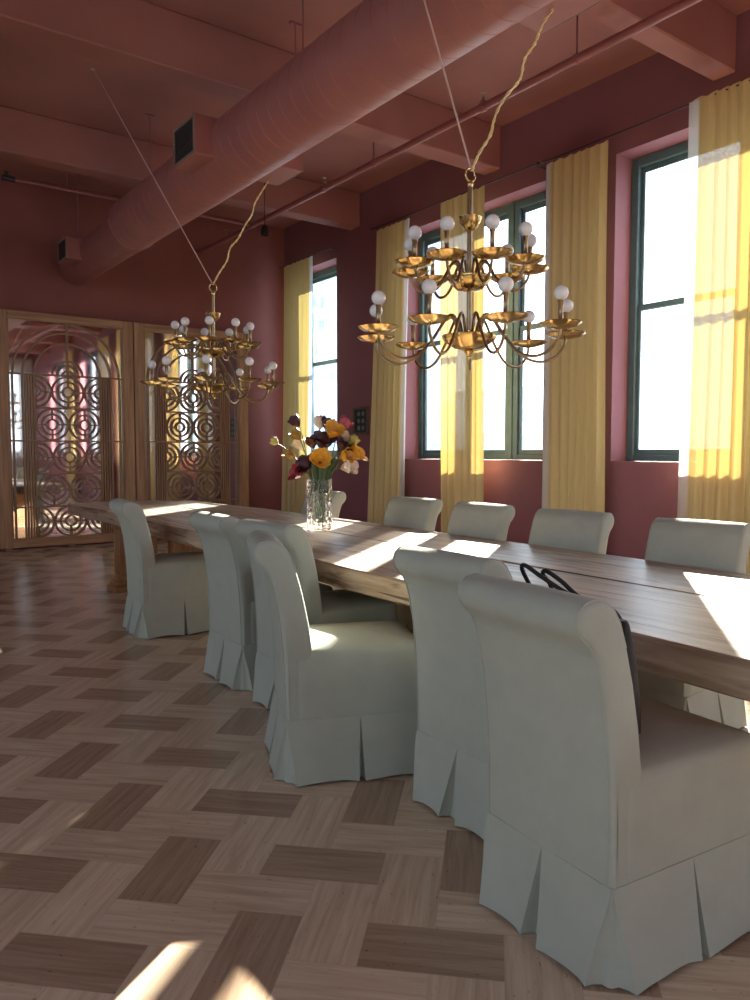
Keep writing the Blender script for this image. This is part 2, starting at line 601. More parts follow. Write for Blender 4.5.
for (a0, a1) in OPEN_L:
    window(wi, a0, a1, 'Y', XL - 0.30, M['pane'])
    wi += 1
for k, (a0, a1) in enumerate(OPEN_F):
    window(wi, a0, a1, 'X', YF - 0.30, M['pane'], 1 if k == 2 else 3)
    wi += 1

# ------------------------------------------------------------------ curtains and rods
def curtain(label, y0t, y1t, y0b, y1b, pleats, backlit_side, x=XR - 0.20, z1=4.41, group=None, amp=0.028, seed=0, white=False):
    rnd = random.Random(seed)
    c = thing('curtain', label, 'curtain', (x, (y0t + y1t) / 2, 0.0), 0, group)
    oy = (y0t + y1t) / 2
    ph = [rnd.uniform(0, 6.28) for _ in range(4)]
    def sheet(u0, u1, nu):
        bm = new_bm()
        rows = 22
        grid = []
        for r in range(rows + 1):
            t = r / rows                                  # 0 at the top
            z = lerp(z1, 0.02, t)
            row = []
            for i in range(nu + 1):
                u = u0 + (u1 - u0) * i / nu
                drift = 0.10 * math.sin(2.2 * t + ph[0]) * t
                uu = u + 0.012 * math.sin(9 * u + 3 * t + ph[1])
                y = lerp(lerp(y0t, y1t, uu), lerp(y0b, y1b, uu), t ** 1.3) - oy + 0.03 * math.sin(3.0 * t + ph[2]) * t
                a = amp * (0.55 + 0.75 * t) * (0.75 + 0.4 * math.sin(5 * u + ph[3]))
                w = 2 * PI * pleats * (u + 0.018 * math.sin(12 * u + ph[1]) + 0.012 * drift)
                xx = a * (math.sin(w) + 0.25 * math.sin(2 * w + ph[0]))
                zz = z
                if r == 0:
                    zz += 0.012 * math.sin(w * 1.0) - 0.008
                row.append(bm.verts.new((xx, y, zz)))
            grid.append(row)
        for r in range(rows):
            for i in range(nu):
                bm.faces.new((grid[r][i], grid[r][i + 1], grid[r + 1][i + 1], grid[r + 1][i]))
        return bm
    e = 0.09  # edge strip coloured pale to stand for window light through one layer
    lo, hi = (e, 1.0) if backlit_side == 'near' else ((0.0, 1 - e) if backlit_side == 'far' else (0.0, 1.0))
    body = M['sheer_white'] if white else M['curtain']
    obj('curtain_panel', sheet(lo, hi, int(pleats * 14)), body, c, True)
    if backlit_side == 'near':
        s = obj('pale_backlit_edge', sheet(0.0, e, 10), M['sheer_white'], c, True)
        s['label'] = 'sheer edge coloured pale as if backlit'
    elif backlit_side == 'far':
        s = obj('pale_backlit_edge', sheet(1 - e, 1.0, 10), M['sheer_white'], c, True)
        s['label'] = 'sheer edge coloured pale as if backlit'
    # gathered heading tape
    return c
G = 'yellow curtains along the window wall'
curtain('yellow sheer curtain in the far corner behind the tulip vase', 10.36, 11.22, 10.46, 11.34, 6, 'near', group=G, seed=1)
curtain('beige yellow curtain hanging on the wall pier beside the small framed picture', 7.96, 8.66, 8.08, 8.92, 6, 'near', group=G, seed=2)
curtain('narrow yellow curtain directly behind the nearer chandelier, mid window', 6.50, 7.27, 6.50, 7.22, 6, None, x=XR - 0.27, group=G, seed=3)
curtain('wide yellow curtain on the pier between the two nearest windows', 4.86, 5.65, 4.86, 5.68, 7, 'far', group=G, seed=4)
curtain('broad yellow curtain cut by the right edge of the photo', 3.05, 3.99, 2.98, 4.00, 8, 'far', group=G, seed=5, z1=4.47)
curtain('yellow curtain beside the camera, seen only in the mirrors', 1.52, 2.40, 1.50, 2.42, 7, 'far', group=G, seed=6)
curtain('yellow curtain further behind the camera, seen only in the mirrors', -2.0, -1.05, -2.0, -1.05, 7, 'near', group=G, seed=8)
for lab, xc, yaw_c in (('white curtain on the wall behind the camera, seen only in the mirrors', 4.95, 0),
                       ('white curtain in the corner behind the camera, seen only in the mirrors', 6.05, 1)):
    c = curtain(lab, -0.48, 0.48, -0.50, 0.50, 7, None, x=0.0, z1=4.7, group='white curtains behind the camera', seed=20 + yaw_c, white=True)
    c.location = (xc, YF + 0.16, 0)
    c.rotation_euler = (0, 0, PI / 2)
# rods
def rod(label, y0, y1, z, x=XR - 0.185):
    r = thing('curtain_rod', label, 'curtain rod', (x, y0, z), 0, 'thin black curtain rods')
    bm = new_bm()
    tube(bm, [(0, 0, 0), (0, y1 - y0, 0)], 0.007, 8)
    obj('bar', bm, M['black'], r, 60)
    for yy in (0.0, y1 - y0):
        bm = new_bm()
        lathe(bm, [(0, -0.02), (0.014, -0.012), (0.016, 0), (0.014, 0.012), (0, 0.02)], 10, (0, yy, 0), 'Y')
        obj('finial', bm, M['black'], r, True)
    for yy in (0.06, y1 - y0 - 0.06):
        bm = new_bm()
        tube(bm, [(XR - x - 0.002, yy, 0.0), (0.0, yy, 0.0)], 0.006, 6)
        lathe(bm, [(0.0, 0), (0.02, 0.0), (0.02, 0.008), (0, 0.008)], 10, (XR - x - 0.001, yy, 0.0))
        obj('bracket', bm, M['black'], r, 60)
rod('thin black curtain rod over the narrow far corner window', 9.86, 11.40, 4.425)
rod('thin black curtain rod over the wide window behind the nearer chandelier', 5.72, 8.72, 4.425, XR - 0.245)
rod('thin black curtain rod over the nearest window at the right edge', 1.45, 5.70, 4.445)

# ------------------------------------------------------------------ dining table
table = thing('dining_table', 'long rustic table of thick reclaimed planks set with sage slipcovered chairs', 'table', (0, 0, 0))
def plank(left, right, seed, z1=0.785, th=0.120):
    """left / right: lists of (y, x) for the two long edges, same number of points; swept along y"""
    bm = new_bm()
    rows = []
    def at(tab, t):
        f = t * (len(tab) - 1)
        i = min(int(f), len(tab) - 2)
        a, b_ = tab[i], tab[i + 1]
        return lerp(a[0], b_[0], f - i), lerp(a[1], b_[1], f - i)
    N = 120
    for i in range(N + 1):
        t = i / N
        yl, xl = at(left, t)
        yr, xr = at(right, t)
        wob = lambda k, s: s * noise.noise(Vector((yl * 0.8 + seed * 7.1, k * 3.3, seed)))
        wob2 = lambda k, s: s * noise.noise(Vector((yl * 3.5 + seed * 3.1, k * 5.3, seed)))
        xl += wob(1, 0.02) + wob2(1, 0.006)
        xr += wob(2, 0.008) + wob2(2, 0.003)
        zt = z1 + wob(3, 0.004)
        zb = z1 - th + wob(4, 0.012)
        b1 = 0.008 + abs(wob2(5, 0.006))
        sec = [(xl, yl, zt - b1), (xl + b1, yl, zt), (xr - b1, yr, zt), (xr, yr, zt - b1),
               (xr, yr, zb + b1), (xr - b1, yr, zb), (xl + b1, yl, zb), (xl, yl, zb + b1)]
        rows.append([bm.verts.new(p) for p in sec])
    for A, B in zip(rows, rows[1:]):
        for k in range(8):
            bm.faces.new((A[k], A[(k + 1) % 8], B[(k + 1) % 8], B[k]))
    bm.faces.new(rows[0][::-1])
    bm.faces.new(rows[-1])
    return bm
Lx = lambda y: 2.023 + 0.040 * y
Gx = lambda y: 2.796 + 0.043 * y
Rx = lambda y: 3.51 + 0.030 * y
obj('plank', plank([(0.3, Lx(0.3)), (1.4, Lx(1.4)), (3.3, Lx(3.3)), (5.3, 2.24), (7.1, 2.28), (9.02, 2.315)],
                   [(0.3, Gx(0.3) - 0.008), (1.4, Gx(1.4) - 0.008), (3.3, Gx(3.3) - 0.008), (5.3, Gx(5.3) - 0.008), (7.1, Gx(7.1) - 0.012), (8.99, 3.11)], 1), M['table'], table, 40)
obj('plank', plank([(0.3, Gx(0.3) + 0.008), (1.4, Gx(1.4) + 0.008), (3.3, Gx(3.3) + 0.008), (5.2, Gx(5.2) + 0.008), (7.0, Gx(7.0) + 0.008), (8.97, 3.135)],
                   [(0.3, Rx(0.3)), (1.4, Rx(1.4)), (3.3, Rx(3.3)), (5.2, Rx(5.2)), (7.0, Rx(7.0)), (8.56, 3.63)], 2), M['table'], table, 40)
def trestle(y):
    """pair of chunky posts on a moulded base with a cross head"""
    for x0, x1 in ((2.35, 2.79), (2.90, 3.34)):
        bm = new_bm()
        box(bm, x0 + 0.03, x1 - 0.03, y - 0.075, y + 0.075, 0.15, 0.615, 0.008)
        for k in range(3):                              # raised mouldings up the outer face
            yy = y - 0.05 + 0.05 * k
            box(bm, x0 + 0.018, x0 + 0.032, yy - 0.014, yy + 0.014, 0.17, 0.57, 0.004)
        post = obj('leg', bm, M['leg'], table, 40)
        bm = new_bm()
        box(bm, x0 - 0.04, x1 + 0.04, y - 0.125, y + 0.125, 0.0, 0.055, 0.012, 2)
        box(bm, x0 - 0.02, x1 + 0.02, y - 0.105, y + 0.105, 0.055, 0.095, 0.012, 2)
        box(bm, x0 + 0.005, x1 - 0.005, y - 0.09, y + 0.09, 0.095, 0.15, 0.012, 2)
        obj('leg_base', bm, M['leg'], post, 40)
        bm = new_bm()
        box(bm, x0 - 0.005, x1 + 0.005, y - 0.10, y + 0.10, 0.615, 0.655, 0.008)
        obj('leg_cap', bm, M['leg'], post, 40)
trestle(7.50)
trestle(2.35)

# ------------------------------------------------------------------ slipcovered chairs
W2 = 0.25
LEN = 0.61
def rrect(x0, x1, y0, y1, r, inset=0.0):
    """rounded rectangle perimeter as function of arc length: returns (length, fn(s) -> (pt, outward normal)); starts mid back, runs towards +y"""
    segs = []
    hw = (y1 - y0) / 2
    cy = (y0 + y1) / 2
    pts = []
    def line(a, b_):
        segs.append(('l', Vector(a), Vector(b_), (Vector(b_) - Vector(a)).length))
    def arc(c, a0, a1):
        segs.append(('a', Vector(c), (a0, a1), abs(a1 - a0) * r))
    line((x0, cy), (x0, y1 - r))
    arc((x0 + r, y1 - r), PI, PI / 2)
    line((x0 + r, y1), (x1 - r, y1))
    arc((x1 - r, y1 - r), PI / 2, 0)
    line((x1, y1 - r), (x1, y0 + r))
    arc((x1 - r, y0 + r), 0, -PI / 2)
    line((x1 - r, y0), (x0 + r, y0))
    arc((x0 + r, y0 + r), -PI / 2, -PI)
    line((x0, y0 + r), (x0, cy))
    L = sum(s[3] for s in segs)
    def fn(s):
        s = s % L
        for sg in segs:
            if s <= sg[3] or sg is segs[-1]:
                if sg[0] == 'l':
                    d = (sg[2] - sg[1]).normalized()
                    return sg[1] + d * s, Vector((-d.y, d.x))
                a0, a1 = sg[2]
                a = a0 + (a1 - a0) * (s / sg[3])
                n_ = Vector((math.cos(a), math.sin(a)))
                return sg[1] + n_ * r, n_
            s -= sg[3]
    marks = []
    acc = 0
    for i, sg in enumerate(segs):
        if sg[0] == 'a':
            marks.append(acc + sg[3] / 2)
        acc += sg[3]
    return L, fn, marks

def chair_meshes(seed):
    rnd = random.Random(seed)
    # --- backrest: one padded panel whose top scrolls backwards
    bm = new_bm()
    prof = [(0.000, 0.262), (-0.003, 0.40), (-0.010, 0.55), (-0.026, 0.70), (-0.046, 0.80), (-0.062, 0.855), (-0.078, 0.885),
            (-0.100, 0.903), (-0.117, 0.925), (-0.124, 0.952), (-0.117, 0.979), (-0.096, 0.997), (-0.062, 1.003), (-0.028, 0.996),
            (0.002, 0.974), (0.026, 0.937), (0.050, 0.87), (0.074, 0.78), (0.098, 0.66), (0.113, 0.55), (0.120, 0.44), (0.120, 0.262)]
    n = len(prof)
    def insetprof(d):
        out = []
        for i in range(n):
            a = Vector(prof[(i - 1) % n]); c = Vector(prof[(i + 1) % n])
            t = (c - a).normalized()
            nn = Vector((t.y, -t.x))
            p = Vector(prof[i])
            zfix = 0 if i in (0, n - 1) else nn.y * d
            out.append((p.x - (-nn.x) * -d if False else p.x + nn.x * d, p.y + zfix))
        return out
    # orientation test so that the inset goes inwards
    test = insetprof(0.01)
    cx = sum(p[0] for p in prof) / n
    sgn = 1 if test[2][0] > prof[2][0] else -1
    st = [(-W2, 0.022), (-W2 + 0.004, 0.011), (-W2 + 0.012, 0.004), (-W2 + 0.026, 0.0), (-W2 + 0.12, -0.002), (0, -0.004)]
    stations = st + [(-y, d) for y, d in st[:-1][::-1]]
    rows = []
    for y, d in stations:
        pr = insetprof(sgn * d)
        rows.append([bm.verts.new((px, y, pz)) for px, pz in pr])
    for A, B in zip(rows, rows[1:]):
        for k in range(n):
            bm.faces.new((A[k], A[(k + 1) % n], B[(k + 1) % n], B[k]))
    for R_, rev in ((rows[0], True), (rows[-1], False)):
        f = bm.faces.new(R_[::-1] if rev else R_)
        bmesh.ops.triangulate(bm, faces=[f])
    # welt seams that run up both back edges and under the scroll
    for s in (-1, 1):
        pr = insetprof(sgn * 0.0015)
        tube(bm, [(pr[i][0], s * (W2 - 0.015), pr[i][1]) for i in range(0, n - 5)], 0.0030, 6)
    tube(bm, [(-0.0635, y, 0.858) for y in (-W2 + 0.015, -0.1, 0.1, W2 - 0.015)], 0.0022, 6)
    back = bm
    # --- seat with its straight sides and crowned cushion
    bm = new_bm()
    L, fn, marks = rrect(0.030, LEN, -W2, W2, 0.03)
    NS = 72
    rings = []
    for z, ins in ((0.250, 0.0), (0.36, -0.003), (0.46, -0.003), (0.518, -0.001), (0.536, 0.006), (0.546, 0.02), (0.557, 0.06), (0.565, 0.12), (0.569, 0.19)):
        ring = []
        for i in range(NS):
            s = L * i / NS
            p, nn = fn(s)
            w = 0.003 * noise.noise(Vector((p.x * 9 + seed, p.y * 9, z * 9)))
            c = Vector((0.5 * (0.03 + LEN), 0))
            if ins > 0.03:
                k = ins / 0.25
                q = p + (c - p) * k
            else:
                q = p - nn * (ins - w)
            ring.append(bm.verts.new((q.x, q.y, z)))
        rings.append(ring)
    for A, B in zip(rings, rings[1:]):
        for i in range(NS):
            bm.faces.new((A[i], A[(i + 1) % NS], B[(i + 1) % NS], B[i]))
    cv = bm.verts.new((0.5 * (0.03 + LEN), 0, 0.570))
    for i in range(NS):
        bm.faces.new((rings[-1][i], rings[-1][(i + 1) % NS], cv))
    seat = bm
    # --- skirt: flared cloth with kick pleats at the corners and in the middle of each side
    bm = new_bm()
    L, fn, marks = rrect(0.0, LEN, -W2, W2, 0.022)
    pl = [0.0, marks[0], marks[0] + (LEN - 0.02) * 0.5, marks[1], (marks[1] + marks[2]) / 2, marks[2], marks[2] + (LEN - 0.02) * 0.5, marks[3]]
    pl = sorted(pl)
    corner = {round(v, 5) for v in marks}
    cols = []                                             # (pleat centre, q) or plain fraction
    for i, p in enumerate(pl):
        wq = 0.034 if round(p, 5) in corner else (0.036 if i == 0 else 0.016)
        wq *= rnd.uniform(0.75, 1.25)
        for q in (-1.0, -0.90, -0.55, -0.12, 0.12, 0.55, 0.90, 1.0):
            cols.append(('p', p, q, wq))
        nx = pl[(i + 1) % len(pl)] + (L if i == len(pl) - 1 else 0)
        for f in (0.18, 0.34, 0.5, 0.66, 0.82):
            cols.append(('f', p, nx, f, wq))
    depth = {1.0: 0.0, 0.90: 0.022, 0.55: 0.036, 0.12: 0.034}
    ROW = 10
    grid = []
    ph = rnd.uniform(0, 6)
    for r in range(ROW + 1):
        t = r / ROW
        row = []
        for c in cols:
            if c[0] == 'p':
                s = c[1] + c[2] * c[3] * (0.04 + 0.96 * t)
                dp = depth[abs(c[2])] * min(1.0, 1.15 * t) * (1 if True else 0)
                edge = 1.0 if abs(c[2]) > 0.85 else 0.0
                lift = 0.0
            else:
                a = c[1] + c[4] * (0.04 + 0.96 * t)
                b_ = c[2] - 0.045 * (0.04 + 0.96 * t)
                s = lerp(a, b_, c[3])
                dp = 0
                edge = 0.0
                lift = math.sin(PI * c[3])
            p, nn = fn(s)
            out = 0.0035 + 0.042 * t ** 1.1 + edge * 0.007 * t + 0.004 * t * math.sin(s * 23 + ph) - dp
            z = lerp(0.262, 0.004, t) + (0.010 * lift * t if t > 0.6 else 0)
            row.append(bm.verts.new((p.x + nn.x * out, p.y + nn.y * out, z)))
        grid.append(row)
    m_ = len(cols)
    for A, B in zip(grid, grid[1:]):
        for i in range(m_):
            bm.faces.new((A[i], A[(i + 1) % m_], B[(i + 1) % m_], B[i]))
    # top welt
    tube(bm, [(*(fn(L * i / 60)[0] + fn(L * i / 60)[1] * 0.002), 0.262) for i in range(61)], 0.0022, 6, caps=False)
    return back, seat, bm

def make_chair(seed):
    t = thing('dining_chair', 'chair', 'chair')
    b_, s_, k_ = chair_meshes(seed)
    obj('backrest', b_, M['fabric'], t, 50)
    obj('seat', s_, M['fabric'], t, 40)
    obj('skirt', k_, M['fabric'], t, 50)
    return t
CG = 'slipcovered dining chairs around the long table'
protos = [make_chair(11), make_chair(23)]
chairs = [  # x, y, angle, label; the first chair of each pattern is the prototype itself
    (1.605, 1.395, -5.7, 'nearest slipcovered chair, its whole back towards the camera, holding the black bag'),
    (1.890, 2.055, -0.5, 'sage slipcovered chair directly behind the nearest chair, partly hidden by it'),
    (1.625, 2.92, -23.5, 'sage chair turned sideways, its full seat and side in view'),
    (1.950, 3.50, 2.5, 'sage chair half hidden behind the sideways turned chair, sun on its top edge'),
    (1.945, 4.155, -2.5, 'sage chair in the left row just nearer than the lone far one'),
    (1.930, 5.70, -7.0, 'lone sage chair at the far end of the left row near the table leg'),
    (3.80, 6.02, 180.0, 'chair on the window side showing its rolled top behind the glass vase'),
    (3.745, 4.64, 184.0, 'chair on the window side just right of the vase, before the beige yellow curtain'),
    (3.720, 3.86, 180.0, 'chair on the window side below the narrow middle curtain'),
    (3.695, 3.05, 186.0, 'chair on the window side below the wide curtain between the windows'),
    (3.690, 2.21, 187.0, 'chair on the window side cut by the right edge of the photo'),
]
for i, (x, y, a, lab) in enumerate(chairs):
    c = protos[i] if i < 2 else dup(protos[i % 2])
    c['label'] = lab
    c['group'] = CG
    c.location = (x, y, 0)
    c.rotation_euler = (0, 0, math.radians(a))

# ------------------------------------------------------------------ black bag on the nearest chair
bag = thing('tote_bag', 'black leather bag on the nearest chair, its handles looping above the backrest', 'bag',
            (1.605, 1.395, 0.571), math.radians(-5.7))
bm = new_bm()
rows = []
for z, hx, hy in ((0.0, 0.055, 0.165), (0.012, 0.068, 0.180), (0.10, 0.072, 0.190), (0.20, 0.058, 0.196), (0.29, 0.036, 0.200), (0.33, 0.022, 0.202), (0.34, 0.016, 0.198)):
    ring = []
    for k in range(32):
        a = 2 * PI * k / 32
        cx_, sy_ = math.cos(a), math.sin(a)
        px = hx * math.copysign(abs(cx_) ** 0.55, cx_)
        py = hy * math.copysign(abs(sy_) ** 0.55, sy_)
        w = 0.006 * noise.noise(Vector((px * 12, py * 9, z * 9)))
        ring.append(bm.verts.new((0.205 - 0.19 * z + px * 0.9 + w, 0.040 + py * 0.98, z)))
    rows.append(ring)
for A, B in zip(rows, rows[1:]):
    for k in range(32):
        bm.faces.new((A[k], A[(k + 1) % 32], B[(k + 1) % 32], B[k]))
bm.faces.new(rows[0][::-1])
bm.faces.new(rows[-1])
obj('bag_body', bm, M['leather'], bag, 40)
for (dx, dz, sh) in ((0.0, 0.462, 0.0), (0.05, 0.446, -0.035)):
    bm = new_bm()
    tube(bm, smooth_path([(0.130 + dx, 0.15, 0.31), (0.095 + dx, 0.170 + sh, 0.39), (0.045 + dx, 0.150 + sh, dz - 0.014), (0.035 + dx, 0.125 + sh, dz),
                          (0.04 + dx, 0.07 + sh, dz - 0.022), (0.06 + dx, -0.02, dz - 0.062), (0.105 + dx, -0.09, 0.36), (0.13 + dx, -0.115, 0.31)], 6), 0.0065, 8)
    obj('handle', bm, M['leather'], bag, 60)

# ------------------------------------------------------------------ vase and tulips
VX, VY, VZ = 3.01, 4.79, 0.789
vase = thing('glass_vase', 'tall clear ribbed glass vase of tulips standing on the table', 'vase', (VX, VY, VZ))
bm = new_bm()
ribs = lambda k: 0.035 * (1 if k % 4 < 2 else -1)
lathe(bm, [(0, 0.0), (0.080, 0.0), (0.088, 0.006), (0.090, 0.03), (0.089, 0.18), (0.092, 0.36), (0.092, 0.372)], 64, rib=ribs)
lathe(bm, [(0.086, 0.372), (0.083, 0.36), (0.081, 0.18), (0.080, 0.045), (0.070, 0.034), (0, 0.032)], 64)
# join outer and inner rims
bmesh.ops.remove_doubles(bm, verts=bm.verts[:], dist=1e-6)
eo = [e for e in bm.edges if len(e.link_faces) == 1]
bmesh.ops.bridge_loops(bm, edges=eo)
obj('vase_body', bm, M['vase'], vase, 35)

TUL = {
    'plum': plain('tulip_plum', (0.060, 0.008, 0.020), 0.4, var=0.3, nscale=30),
    'yellow': plain('tulip_yellow', (0.72, 0.36, 0.035), 0.45, var=0.2, nscale=30),
    'white': plain('tulip_white', (0.72, 0.62, 0.50), 0.45, var=0.12, nscale=30),
    'red': plain('tulip_red', (0.28, 0.022, 0.035), 0.4, var=0.3, nscale=30),
    'pink': plain('tulip_pink', (0.45, 0.08, 0.11), 0.4, var=0.3, nscale=30),
    'olive': plain('tulip_ochre', (0.34, 0.20, 0.03), 0.45, var=0.25, nscale=30),
    'bud': plain('tulip_bud_green', (0.52, 0.50, 0.14), 0.45, var=0.2, nscale=30),
}
M['stem'] = plain('tulip_stem', (0.10, 0.16, 0.045), 0.5, var=0.25, nscale=20)
M['leaf'] = plain('tulip_leaf', (0.035, 0.075, 0.035), 0.4, var=0.3, nscale=15)
yaw = math.radians(36.3)
Rv = Vector((math.cos(yaw), -math.sin(yaw), 0))
Fv = Vector((math.sin(yaw), math.cos(yaw), 0))
def petal(bm, ang, length, width, openness, tw):
    """one cupped petal from the base of the bloom"""
    nu, nv = 6, 8
    g = []
    for j in range(nv + 1):
        v = j / nv
        wv = width * 1.25 * (math.sin(PI * min(0.97, 0.10 + 0.84 * v)) ** 0.55) * (1 - 0.18 * v)
        rad = 0.006 + 0.024 * math.sin(PI * 0.62 * min(1, v * 1.25)) + openness * v * v * 0.026
        z = length * v - openness * 0.010 * v ** 3
        row = []
        for i in range(nu + 1):
            u = (i / nu - 0.5) * 2
            a = ang + u * wv / max(rad, 0.014) * 0.5 + tw * v
            rr = rad * (1 + 0.10 * abs(u)) + 0.002 * math.sin(9 * v + ang)
            row.append(bm.verts.new((rr * math.cos(a), rr * math.sin(a), z - 0.006 * u * u * v)))
        g.append(row)
    for j in range(nv):
        for i in range(nu):
            bm.faces.new((g[j][i], g[j][i + 1], g[j + 1][i + 1], g[j + 1][i]))
tulips = [  # right, forward, height above table, colour, openness, size, tilt override, leaf?, label
    (-0.180, 0.02, 0.800, 'plum', 0.15, 1.15, 'dark plum tulip standing highest at the left of the bouquet'),
    (-0.165, -0.05, 0.700, 'olive', 0.1, 1.1, 'slim ochre tulip just below the highest plum tulip at left'),
    (-0.150, 0.05, 0.630, 'white', 0.2, 1.15, 'white tulip low at left behind the dark ones'),
    (-0.215, -0.04, 0.560, 'olive', 0.35, 1.1, 'ochre tulip drooping at the far left of the bouquet'),
    (-0.095, -0.11, 0.480, 'plum', 0.8, 1.25, 'open dark plum tulip lowest at the left, above the vase rim'),
    (-0.165, -0.09, 0.420, 'red', 0.7, 1.15, 'dark red tulip with splayed petals hanging lowest left'),
    (-0.052, -0.04, 0.650, 'plum', 0.2, 1.2, 'plum tulip left of the bouquet centre, half hidden'),
    (0.040, -0.085, 0.650, 'plum', 0.6, 1.75, 'large plum tulip in the middle of the bouquet'),
    (0.020, -0.14, 0.520, 'yellow', 0.6, 1.45, 'golden yellow tulip at the front, under the large plum one'),
    (0.005, 0.06, 0.790, 'white', 0.3, 1.15, 'white tulip with reddish neighbour at the top middle'),
    (0.060, 0.02, 0.790, 'plum', 0.3, 1.15, 'dark plum tulip at the top middle, right of the white one'),
    (-0.005, 0.10, 0.800, 'red', 0.1, 1.0, 'slender red tulip at the top middle, left of the white one'),
    (0.112, -0.16, 0.725, 'yellow', 0.5, 1.5, 'round golden tulip high right of centre'),
    (0.188, 0.03, 0.785, 'pink', 0.25, 1.3, 'pink red tulip standing highest at the right'),
    (0.182, -0.06, 0.615, 'plum', 0.8, 1.35, 'blue black open tulip right of centre'),
    (0.205, 0.05, 0.665, 'white', 0.6, 1.3, 'creamy white tulip behind the blue black one'),
    (0.255, -0.01, 0.660, 'bud', 0.0, 1.05, 'yellow green tulip bud leaning out to the right'),
    (0.280, -0.03, 0.570, 'yellow', 0.75, 1.5, 'golden orange tulip furthest to the right'),
    (0.205, -0.12, 0.545, 'yellow', 0.4, 1.25, 'golden tulip tucked below the blue black one'),
    (0.225, -0.09, 0.470, 'white', 0.35, 1.5, 'cream tulip lowest at the right, nodding outwards'),
    (-0.330, 0.0, 0.650, 'bud', 0.0, 0.75, 'thin pale green bud reaching out furthest left'),
]
TG = 'tulips in the glass vase'
for i, (dr, df, hz, colr, op, sz, lab) in enumerate(tulips):
    rnd = random.Random(100 + i)
    t = thing('tulip', lab, 'flower', (VX, VY, VZ), 0, TG)
    head = Rv * dr + Fv * df + Vector((0, 0, hz))
    a0 = rnd.uniform(0, 6.28)
    foot = Vector((0.04 * math.cos(a0), 0.04 * math.sin(a0), 0.045))
    flat = Vector((head.x, head.y, 0))
    rim = flat.normalized() * min(0.060, 0.35 * flat.length + 0.01) + Vector((0, 0, 0.37))
    lean = Vector((head.x * 1.5, head.y * 1.5, 0.20 if hz > 0.55 else -0.0)) + Vector((0, 0, 0.10))
    lean.normalize()
    sz *= 1.3
    neck = head - lean * 0.035 * sz
    path = smooth_path([foot, foot.lerp(rim, 0.5), rim, rim.lerp(neck, 0.55) + Vector((0, 0, 0.03)), neck], 5)
    bm = new_bm()
    tube(bm, path, 0.0042, 7)
    obj('stem', bm, M['stem'], t, 60)
    bm = new_bm()
    for k in range(6):
        petal(bm, k * PI / 3 + rnd.uniform(-0.1, 0.1), 0.062 * sz * (0.94 if k % 2 else 1.0), 0.040 * sz, op * (1.0 if k % 2 else 0.8) * sz, rnd.uniform(-0.15, 0.15))
    rot = lean.to_track_quat('Z', 'Y').to_matrix().to_4x4()
    bmesh.ops.transform(bm, matrix=Matrix.Translation(neck) @ rot @ Matrix.Diagonal((sz ** 0.5, sz ** 0.5, 1, 1)), verts=bm.verts[:])
    obj('bloom', bm, TUL[colr], t, True)
    if i in (1, 3, 6, 8, 10, 14, 16, 18, 4, 12):
        side = Vector((math.cos(a0 * 2), math.sin(a0 * 2), 0))
        o = (head - rim)
        o.z = max(o.z, 0.05)
        tip = rim + Vector((o.x * 0.75, o.y * 0.75, min(o.z * 0.85, 0.16))) + side * 0.03
        mid = rim.lerp(tip, 0.5) + Vector((0, 0, 0.05))
        bm = new_bm()
        L_ = smooth_path([rim - Vector((0, 0, 0.10)), rim, mid, tip], 5)
        prev = None
        nn = len(L_)
        for k, p in enumerate(L_):
            f = k / (nn - 1)
            w = 0.024 * math.sin(PI * min(1, 0.12 + 0.88 * f)) ** 0.7 + 0.001
            d = (L_[min(k + 1, nn - 1)] - L_[max(k - 1, 0)]).normalized()
            s = d.cross(Vector((0.3, 0.2, 1))).normalized()
            up = s.cross(d)
            row = [bm.verts.new(p + s * w * q + up * (0.35 * w * q * q)) for q in (-1, -0.5, 0, 0.5, 1)]
            if prev:
                for q in range(4):
                    bm.faces.new((prev[q], prev[q + 1], row[q + 1], row[q]))
            prev = row
        obj('leaf', bm, M['leaf'], t, True)

